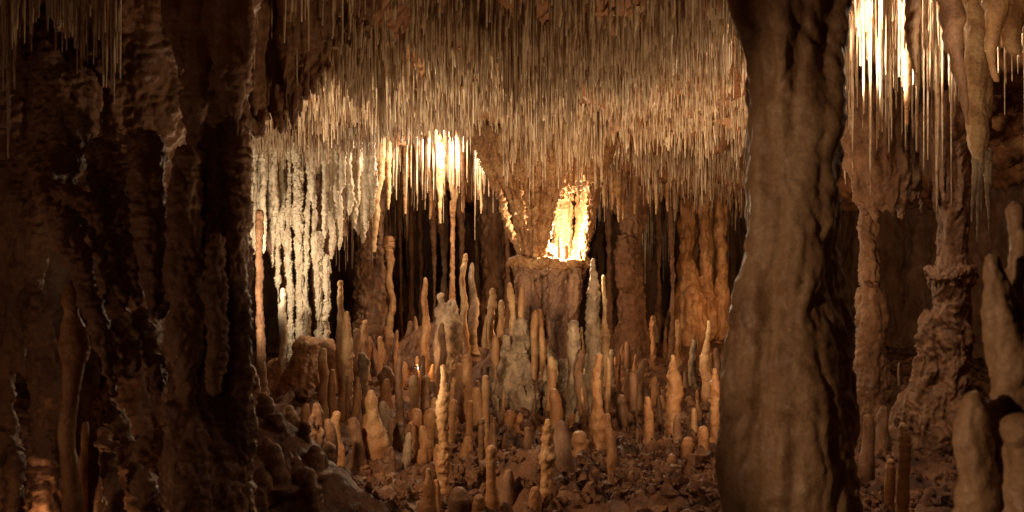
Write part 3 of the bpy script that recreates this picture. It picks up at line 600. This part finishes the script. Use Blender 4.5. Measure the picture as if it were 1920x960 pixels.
# ------------------------------------------------------------------ stalagmites
carrot = [(0, 4), (.12, 8), (.2, 12), (.4, 13), (.6, 13), (.75, 14), (1, 16)]
S = [
 (530, 540, 10.0, 4.5, 9, 'wavy white-edged stalagmite in front of the lit whitish columns', 'w', 'r', None),
 (606, 652, 9.2, 7, 10, 'smooth candle-like stalagmite right of the tan flowstone boulder', 'c', 's', None),
 (622, 692, 9.4, 6, 9, 'short stalagmite tucked against the candle-like one by the tan boulder', 'c', 's', None),
 (638, 525, 9.9, 4.5, 8, 'straight thin cream stalagmite rising behind the knobbly tall one', 'c', 'r', None),
 (650, 583, 8.9, 4, 14, 'tall knobbly cream stalagmite with bulging waist left of centre', 'c', 'r', [(0, 4), (.1, 6), (.22, 11), (.38, 12), (.5, 8), (.62, 12), (.8, 13), (1, 15)]),
 (668, 615, 10.2, 6, 13, 'lumpy brown stalagmite right of the tall knobbly cream one', 'b', 'k', None),
 (680, 660, 9.8, 8, 14, 'grey lumpy stalagmite half hidden behind the tall knobbly cream one', 'g', 'k', None),
 (713, 630, 10.7, 4, 6, 'pencil-thin short stalagmite before the broad brown rock column', 'o', 's', None),
 (724, 685, 9.8, 11, 13, 'stubby round-headed brown stalagmite before the broad brown column', 'b', 'r', None),
 (699, 730, 7.2, 6, 26, 'cone-shaped pale stalagmite with a narrow neck, left of the twin stumps', 'c', 'r', [(0, 6), (.1, 10), (.3, 13), (.5, 20), (.7, 24), (1, 30)]),
 (663, 782, 7.0, 10, 17, 'brown blunt stalagmite left of the cone-shaped pale one', 'b', 'r', None),
 (736, 785, 7.9, 5, 9, 'small dark pointed stalagmite right of the cone-shaped one', 'b', 's', None),
 (734, 846, 6.9, 4, 12, 'low dark cone at the right foot of the cone-shaped stalagmite', 'b', 's', None),
 (749, 655, 8.1, 4, 9, 'thin dark brown stalagmite pole left of the twin stumps', 'b', 'r', None),
 (776, 703, 8.6, 7, 9, 'left one of two matching blunt candles behind the twin stumps', 'c', 's', None),
 (797, 703, 8.8, 7, 9, 'right one of two matching blunt candles behind the twin stumps', 'c', 's', None),
 (781, 765, 7.5, 11, 13, 'left stump of the thick orange-cream twin stumps', 'o', 's', None),
 (807, 766, 7.5, 11, 13, 'right stump of the thick orange-cream twin stumps', 'o', 's', None),
 (815, 745, 8.2, 6, 9, 'small candle squeezed between the twin stumps and the tall pale spire', 'c', 's', None),
 (831, 683, 6.25, 4.5, 13, 'tall pale tapering spire in the centre foreground', 'c', 'r', [(0, 4.5), (.1, 6.5), (.2, 9.5), (.35, 12), (.5, 9.5), (.62, 13), (.8, 12), (1, 14)]),
 (845, 748, 7.6, 7, 10, 'brown blunt stalagmite peeping from behind the tall pale spire', 'o', 's', None),
 (876, 665, 8.7, 8, 12, 'thick upright tan candle right of the tall pale spire', 'o', 's', None),
 (861, 680, 9.0, 7, 11, 'shorter tan candle touching the thick upright one right of the tall spire', 'o', 's', None),
 (894, 726, 8.5, 7, 18, 'reddish lumpy stalagmite right of the thick tan candle', 'o', 'r', None),
 (880, 750, 7.7, 5, 7, 'slim dark orange post before the reddish lumpy stalagmite', 'o', 's', None),
 (910, 703, 7.4, 5.5, 8, 'slim even pale post just left of the grey mound', 'c', 's', None),
 (921, 835, 5.75, 9.5, 13, 'pale blunt stalagmite with a bulging foot at the bottom centre', 'c', 's', [(0, 10), (.2, 10), (.35, 9), (.5, 12), (.7, 13), (1, 15)]),
 (803, 878, 5.65, 4, 17, 'orange bottle-shaped stalagmite at the bottom, left of the tall spire', 'o', 's', [(0, 4), (.12, 6), (.3, 12), (.6, 15), (1, 17)]),
 (818, 898, 6.0, 6, 9, 'short orange stub behind the bottle-shaped stalagmite', 'o', 's', None),
 (856, 912, 5.6, 16, 20, 'fat flat-topped brown stump at the bottom, right of the tall spire', 'b', 's', None),
 (900, 928, 5.55, 11, 14, 'low round orange stub at the bottom edge left of the pale blunt one', 'o', 's', None),
 (687, 925, 5.8, 12, 17, 'low round brownish stub at the bottom edge left of the bare floor patch', 'o', 's', None),
 (636, 890, 6.1, 8, 12, 'ribbed cream stub at the right edge of the dark near mound', 'c', 'r', None),
 (650, 905, 5.9, 6, 9, 'small orange stub beside the ribbed one on the dark near mound', 'o', 's', None),
 (632, 770, 6.6, 7, 14, 'greyish pointed stalagmite on the right shoulder of the dark near mound', 'c', 'r', None),
 (1033, 668, 8.8, 7, 10, 'pale blunt candle standing right before the grey mound', 'c', 's', None),
 (1043, 728, 8.1, 8, 16, 'orange swelling stalagmite before the pale candle right of the grey mound', 'o', 's', None),
 (1027, 785, 6.0, 7, 15, 'tall lumpy cream stalagmite in the right centre foreground', 'c', 'r', [(0, 7), (.08, 11), (.2, 13), (.32, 11), (.45, 15), (.6, 12), (.8, 15), (1, 16)]),
 (1050, 790, 6.7, 9, 34, 'broad smooth grey-brown stalagmite behind the lumpy cream one', 'm', 's', [(0, 9), (.2, 18), (.5, 28), (1, 36)]),
 (1000, 912, 5.8, 9, 14, 'low smooth orange stub left of the lumpy cream stalagmite', 'o', 's', None),
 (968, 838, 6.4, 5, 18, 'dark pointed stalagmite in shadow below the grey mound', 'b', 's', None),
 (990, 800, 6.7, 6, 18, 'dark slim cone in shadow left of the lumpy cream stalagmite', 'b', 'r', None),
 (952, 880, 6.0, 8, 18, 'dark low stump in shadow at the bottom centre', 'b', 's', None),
 (1121, 662, 7.6, 5.5, 15, 'tall ringed stalagmite with a flat top right of the grey mound', 'o', 'r', [(0, 6), (.15, 8), (.3, 10), (.5, 9), (.6, 13), (.8, 15), (1, 17)]),
 (1140, 670, 8.9, 4, 6, 'thin pale rod just right of the tall ringed stalagmite', 'c', 's', None),
 (1143, 775, 6.9, 5, 13, 'ringed orange stalagmite in front of the tall ringed one', 'o', 'r', None),
 (1097, 690, 9.3, 4.5, 6, 'thin pale rod left of the tall ringed stalagmite', 'c', 'r', None),
 (1086, 808, 7.5, 13, 17, 'squat orange stump at the left foot of the tall ringed stalagmite', 'o', 'r', None),
 (1188, 697, 8.8, 7, 9, 'dark red-brown post standing alone right of the ringed stalagmites', 'b', 's', None),
 (1200, 673, 10.3, 5, 18, 'dark reddish broad-footed stalagmite behind the lone red-brown post', 'b', 'r', None),
 (1176, 640, 11.5, 4, 8, 'small dark reddish spike in the shadow behind the red-brown post', 'b', 's', None),
 (1218, 785, 7.9, 5, 8, 'narrow brown stalagmite left of the carrot-shaped one', 'b', 'r', None),
 (1187, 880, 6.4, 6.5, 9, 'short brown peg on the rubble at the lower right', 'b', 's', None),
 (1262, 665, 8.0, 4, 15, 'carrot-shaped orange stalagmite standing on the right of the floor', 'o', 'r', carrot),
 (1326, 600, 9.7, 4, 13, 'pale needle-topped stalagmite nearest the big pillar, tallest there', 'c', 'r', [(0, 4), (.12, 4.5), (.3, 7), (.42, 11), (.7, 12), (1, 14)]),
 (1341, 690, 7.7, 4, 10, 'ringed tan stalagmite close against the big pillar', 'o', 'r', [(0, 4), (.1, 6), (.2, 9), (.5, 8.5), (.8, 10), (1, 12)]),
 (1319, 798, 7.2, 9, 13, 'short round-headed tan stalagmite near the foot of the big pillar', 'o', 's', None),
 (1288, 818, 7.4, 9, 15, 'short ribbed orange stump between the carrot-shaped one and the big pillar', 'o', 'r', None),
 (1260, 850, 7.0, 8, 12, 'low reddish nub below the carrot-shaped stalagmite', 'o', 's', None),
 (1238, 862, 6.9, 6, 9, 'smallest brown nub left below the carrot-shaped stalagmite', 'b', 's', None),
 (1300, 690, 11.3, 4.5, 8, 'dim reddish stalagmite in the dark before the bell-shaped foot', 'b', 's', None),
 (1346, 652, 11.0, 5, 8, 'dim reddish stalagmite touching the big pillar outline', 'b', 's', None),
 (922, 540, 10.2, 6, 9, 'upright cream candle left of the central pedestal', 'c', 'r', None),
 (941, 562, 10.1, 5, 7, 'thin cream stalagmite between the upright candle and the central pedestal', 'c', 'r', None),
 (960, 530, 9.4, 5.5, 9, 'cream stalagmite standing against the left side of the pedestal', 'c', 'r', None),
 (977, 538, 9.3, 5, 8, 'second cream stalagmite against the front left of the pedestal', 'o', 's', None),
 (1001, 582, 9.15, 5.5, 8, 'left one of a pair of small stalagmites in front of the pedestal', 'o', 's', None),
 (1014, 579, 9.2, 5.5, 8, 'right one of a pair of small stalagmites in front of the pedestal', 'o', 's', None),
 (797, 520, 10.8, 4, 9, 'tall thin stalagmite beside the small lit lamp', 'o', 'r', None),
 (870, 475, 11.0, 4, 8, 'tall thin stalagmite right of the full-height thin column', 'c', 'r', None),
 (886, 492, 11.2, 3.5, 11, 'thin grey stalagmite with a broad foot right of the full-height thin column', 'g', 'r', None),
 (1112, 484, 9.3, 4, 18, 'tallest crusted tower stalagmite right of the central column', 'g', 'k', [(0, 4), (.08, 6), (.18, 9), (.26, 13), (.5, 14), (.8, 16), (1, 18)]),
 (1133, 515, 9.5, 3.5, 6, 'thin pale stalagmite beside the crusted tower, swollen near its foot', 'c', 'r', [(0, 3.5), (.2, 4), (.35, 5), (.45, 10), (.55, 8), (1, 9)]),
 (1076, 600, 9.0, 9, 15, 'crusted grey-brown stalagmite left of the crusted tower', 'g', 'k', None),
 (1090, 655, 8.9, 6, 12, 'small crusted stump at the foot of the crusted tower', 'b', 'k', None),
 (1693, 792, 5.3, 7, 14, 'pale smooth stalagmite alone in the dark right of the big pillar', 'c', 's', [(0, 7), (.1, 10), (.3, 11), (1, 13)]),
 (1670, 860, 6.0, 8, 11, 'small orange-red nub beside the lone pale stalagmite right of the big pillar', 'o', 's', None),
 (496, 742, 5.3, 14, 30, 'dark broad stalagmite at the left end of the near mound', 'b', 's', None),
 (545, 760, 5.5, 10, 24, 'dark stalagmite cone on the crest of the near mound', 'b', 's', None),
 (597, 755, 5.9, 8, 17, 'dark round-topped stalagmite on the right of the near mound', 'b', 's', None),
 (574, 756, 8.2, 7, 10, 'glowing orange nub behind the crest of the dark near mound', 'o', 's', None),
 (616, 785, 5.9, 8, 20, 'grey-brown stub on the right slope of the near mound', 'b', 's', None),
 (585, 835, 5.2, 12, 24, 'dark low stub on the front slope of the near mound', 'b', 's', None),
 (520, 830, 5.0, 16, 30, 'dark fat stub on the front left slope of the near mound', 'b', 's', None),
]
for (x, t, d, a, b_, lab, mt, sty, pr) in S:
    stalagmite(x, t, d, a, b_, lab, mt, sty, pr)
# smaller ones between them
cnt = 0
zones = [(1100, 1340, 7.5, 13.5, 60, 'short brown stalagmite on the rubble floor between the tall ones, right half', 'short stalagmites on the right half of the floor'),
         (640, 930, 7.0, 12.8, 110, 'short brown stalagmite on the floor between the tall ones, left half', 'short stalagmites on the left half of the floor'),
         (925, 1095, 8.4, 10.4, 50, 'small stalagmite stub growing on the slopes of the central mound', 'stubs on the central mound'),
         (1620, 1800, 6.8, 9.0, 20, 'small dark stump on the shadowed slope right of the big pillar', 'stumps in the shadow right of the big pillar')]
for (xa, xb, da, db, n, lab, grp) in zones:
    k = 0; tries = 0
    while k < n and tries < 6000:
        tries += 1
        px = rnd.uniform(xa, xb); d = rnd.uniform(da, db); x = (px-960)/F*d
        if any((x-sx)**2+(d-sy)**2 < (sr+.045)**2 for sx, sy, sr in SITES): continue
        z = floor_z(x, d); h = rnd.choice([.08, .12, .18, .25, .34])*rnd.uniform(.7, 1.3)*(1.7 if d > 10 else 1)
        top = 480-(z+h)/d*F; r = rnd.uniform(.018, .042)*F/d
        if top < 590 and not (930 < px < 1090): continue
        stalagmite(px, top, d, r*rnd.uniform(.3, .85), r*rnd.uniform(1.0, 1.9), lab, rnd.choice('oobbbcg'), rnd.choice('srrkk'), group=grp, lean=rnd.uniform(-5, 5)); k += 1

# rubble lumps on the floor: nobody could count them
def rubble():
    rs = np.random.RandomState(5); parts = []
    for i in range(4600):
        if i < 1500: px = rs.uniform(1080, 1350); d = rs.uniform(5.9, 9.5)
        elif i < 2300: px = rs.uniform(820, 1000); d = rs.uniform(6.4, 9)
        elif i < 3000: px = rs.uniform(600, 1350); d = rs.uniform(5.3, 7)
        elif i < 3400: px = rs.uniform(1600, 1860); d = rs.uniform(5.3, 8)
        else: px = rs.uniform(560, 1400); d = rs.uniform(7, 14)
        x = (px-960)/F*d; r = rs.uniform(.008, .030)*(rs.uniform(1.5, 2.6) if rs.rand() < .12 else 1)
        n1, n2 = 7, 5
        th = np.linspace(0, 2*np.pi, n1, endpoint=False); ph = np.linspace(.15, np.pi-.15, n2)
        TH, PH = np.meshgrid(th, ph); v = np.stack([np.cos(TH)*np.sin(PH), np.sin(TH)*np.sin(PH), np.cos(PH)], -1).reshape(-1, 3)
        v = v*(1+(.22 if i % 5 < 2 else .30)*rs.normal(size=(len(v), 1)))*r*[1, 1, rs.uniform(.7, 1.3)]
        parts.append((v, x, d, r, n1, n2))
    xy = np.array([[p[1], p[2]] for p in parts]); co = np.column_stack([xy, floor_h(xy[:, 0], xy[:, 1])]); z = floor_disp(co)[:, 2]
    out = []
    for p, zz in zip(parts, z):
        v, x, d, r, n1, n2 = p; v = v+[x, d, zz+r*.35]
        i = np.arange(n2-1)[:, None]*n1; j = np.arange(n1)[None]; j2 = (j+1) % n1
        Q = np.stack([i+j, i+n1+j, i+n1+j2, i+j2], -1).reshape(-1, 4)
        top = np.array([[0, 1, 2, 3], [0, 3, 4, 6], [4, 5, 6, 4]])[:1]
        out.append((v, np.vstack([Q, [[0, 1, 2, 3]], [[0, 3, 4, 6]]])))
    V, Q = merge([o for k, o in enumerate(out) if k % 5 < 2])
    o = link('cave_popcorn', make_mesh('cave_popcorn', V, Q), M_floor, label='knobbly brown cave popcorn rubble covering the floor', cat='rubble', kind='stuff')
    m = o.modifiers.new('s', 'SUBSURF'); m.levels = 1; m.render_levels = 1
    V, Q = merge([o for k, o in enumerate(out) if k % 5 >= 2]); me = make_mesh('broken_rock', V, Q)
    me.polygons.foreach_set('use_smooth', np.zeros(len(me.polygons), dtype=bool))
    link('broken_rock', me, M_floor, label='small angular broken rock lying between the stalagmites', cat='rubble', kind='stuff')
rubble()

# ------------------------------------------------------------------ soda straws
rs = np.random.RandomState(21)
straws = []      # x, y, ztop, zbot, r0, r1, region
def scatter(n, pa, pb, da, db, lmin, lmax, reg, rlo=.0032, rhi=.0062, lenf=None, dens=None):
    px = rs.uniform(pa, pb, n*3); u = rs.uniform(0, 1, n*3)
    d = np.sqrt(da**2+(db**2-da**2)*u)
    x = (px-960)/F*d
    co = np.stack([x, d, ceil_h(x, d)], 1)
    keep = (1.5*pn(np.stack([x*4.2, d*3.2, 0*x+reg], 1))+rs.uniform(-.35, .45, len(x))) > (-.05 if dens is None else dens)
    z = ceil_disp(co)[:, 2]
    idx = np.nonzero(keep)[0][:n]
    ln = 1.3*fbm(np.stack([x*3.4, d*2.6, 0*x+3.3+reg], 1), 2)
    ln2 = pn(np.stack([x*9, d*7, 0*x+1.3+reg], 1))
    for i in idx:
        L = (lmin+(lmax-lmin)*np.clip(.42+.55*ln[i], 0, 1))*rs.uniform(.45, 1.15)
        if rs.rand() < .06: L *= 1.5
        if reg == 0 and abs(x[i]+.64) < .53 and 8.6 < d[i] < 10.95: L = min(L, max(.05, z[i]-d[i]*.0955))
        if reg == 0 and abs(x[i]+.66) < .64 and d[i] > 10.5: continue
        if reg == 2 and abs(x[i]-2.12) < .16 and abs(d[i]-6.15) < .2: continue
        r = rs.uniform(rlo, rhi)
        q_ = rs.rand()
        if q_ < .05: r *= 1.7
        elif q_ < .15 and reg == 0: r *= rs.uniform(1.6, 3.8); L *= rs.uniform(.5, 1.0)
        L *= 1+.9*ln2[i]
        L = max(L, .04)
        straws.append((x[i], d[i], z[i]+.03, z[i]-L, r*rs.uniform(1.2, 2.4), r*.75, reg))
scatter(4400, 590, 1420, 4.2, 7.2, .13, .36, 0, .0032, .0070, dens=-.25)
scatter(1300, 560, 1420, 7.2, 8.2, .10, .30, 0, .0030, .0058, dens=-.12)
scatter(300, 940, 1130, 8.7, 9.35, .40, .56, 0, .0035, .0070, dens=-.9)
scatter(260, 700, 960, 13.2, 15.5, .3, .9, 0, .004, .009, dens=-.3)
scatter(150, 620, 700, 11.6, 12.6, .5, 1.1, 0, .0035, .007, dens=-.9)
scatter(5600, 460, 1420, 8.0, 12.3, .10, .32, 0, .0030, .0060, dens=.02)
scatter(1500, 460, 1420, 12.3, 16.5, .15, .42, 0)
scatter(300, -40, 225, 4.05, 4.7, .25, .72, 1, dens=-.4)
scatter(300, 1540, 1800, 5.5, 7.0, .45, 1.05, 2, .004, .008, dens=-.4)
scatter(160, 1540, 1800, 7.0, 9.0, .3, .7, 2)
scatter(30, 1870, 1930, 5.3, 6.2, .5, 1.0, 2, dens=-.9)
scatter(300, 735, 935, 11.0, 12.3, .35, .75, 3, .004, .008, dens=-.5)
scatter(160, 1195, 1265, 13.9, 14.6, .6, .8, 4, dens=-.9)
scatter(260, 430, 640, 4.7, 5.6, .15, .4, 5, dens=-.3)
def screen(s):
    px = 960+F*s[0]/s[1]; y0 = 480-F*s[2]/s[1]; y1 = 480-F*s[3]/s[1]
    if px < 0 or px > 1920 or (1385 < px < 1585): return 0
    if 80 < px < 470: return 0
    vis = min(y1, 960)-max(y0, 0)
    return max(vis, 0)*(s[4]+s[5])*F/s[1]
order = sorted(range(len(straws)), key=lambda i: -screen(straws[i]))
big = set(order[:290])
LAB = {0: ('slender tan soda straw hanging in the dense ceiling field above the arch', 'soda straws of the central ceiling'),
       1: ('dim brown soda straw hanging from the ceiling in the top left corner', 'soda straws in the top left corner'),
       2: ('long soda straw in the brightly lit patch right of the big pillar', 'soda straws in the bright patch, upper right'),
       3: ('glowing thin soda straw hanging under the arch left of the central column', 'soda straws under the arch'),
       4: ('short pale soda straw of the small lit patch deep in the chamber', 'soda straws deep in the chamber'),
       5: ('dark short soda straw on the shadowed ceiling beside the left column', 'soda straws in shadow beside the left column')}
def straw_geo(s, seg):
    x, y, zt, zb, r0, r1, _ = s
    zs = np.array([zt, zt-(zt-zb)*.12, zt-(zt-zb)*.5, zb+.004, zb]); R = np.array([r0*1.5, r0, (r0+r1)*.5, r1 if r0 < .014 else r1*.45, r1*.25])
    a = np.linspace(0, 2*np.pi, seg, endpoint=False)+rs.uniform(0, 6)
    ox = np.array([0, 0, 1, 1.6, 1.6])*rs.normal()*.0025; oy = ox*rs.normal()
    V = np.stack([x+ox[:, None]+R[:, None]*np.cos(a), y+oy[:, None]+R[:, None]*np.sin(a), np.repeat(zs[:, None], seg, 1)], -1).reshape(-1, 3)
    i = np.arange(4)[:, None]*seg; j = np.arange(seg)[None]; j2 = (j+1) % seg
    return V, np.stack([i+j, i+seg+j, i+seg+j2, i+j2], -1).reshape(-1, 4)
rest = {}
for i, s in enumerate(straws):
    if i in big:
        V, Q = straw_geo(s, 8); o3 = np.array([s[0], s[1], s[2]]); lab, grp = LAB[s[6]]
        o = link('soda_straw', make_mesh('soda_straw', V-o3, Q), M_straw, label=lab, cat='stalactite', group=grp); o.location = o3
    else:
        rest.setdefault(0, []).append(straw_geo(s, 5))
V, Q = merge(rest[0])
link('soda_straws', make_mesh('soda_straws', V, Q), M_straw, label='thousands of thin soda straw stalactites covering the cave ceiling', cat='stalactites', kind='stuff')

# ------------------------------------------------------------------ the one lamp in view
def simple_mat(name, col, rough=.5, metal=0.0, emit=0):
    m = bpy.data.materials.new(name); m.use_nodes = True; b = m.node_tree.nodes['Principled BSDF']
    b.inputs['Base Color'].default_value = (*col, 1); b.inputs['Roughness'].default_value = rough; b.inputs['Metallic'].default_value = metal
    if emit: b.inputs['Emission Color'].default_value = (1, .85, .6, 1); b.inputs['Emission Strength'].default_value = emit
    return m
lp = Vector(P(782, 689, 10.1))
lr = root('spotlight', lp, 'tiny lit spotlight glowing among the stalagmites left of centre', 'lamp')
V, Q, _, _ = tube([(0, .05, .0, .020), (0, .0, .0, .024), (0, -.03, .0, .026)], 16)
h = link('housing', make_mesh('housing', V, Q), simple_mat('lamp_metal', (.03, .03, .03), .4, 1), parent=lr)
V, Q, _, _ = tube([(0, -.055, .0, .016), (0, -.060, .0, .014)], 16)
link('lens', make_mesh('lens', V, Q), simple_mat('lamp_lens', (.9, .8, .6), .3, 0, 14), parent=lr)
V, Q, _, _ = tube([(0, .02, -.02, .006), (0, .02, -.25, .006)], 10)
link('bracket', make_mesh('bracket', V, Q), bpy.data.materials['lamp_metal'], parent=lr)
lamp(784, 668, 10.25, 5, ORNG, .03)
for o in COL.objects:
    if o.get('label') and o.get('category') and not o.get('kind'): o['kind'] = 'thing'
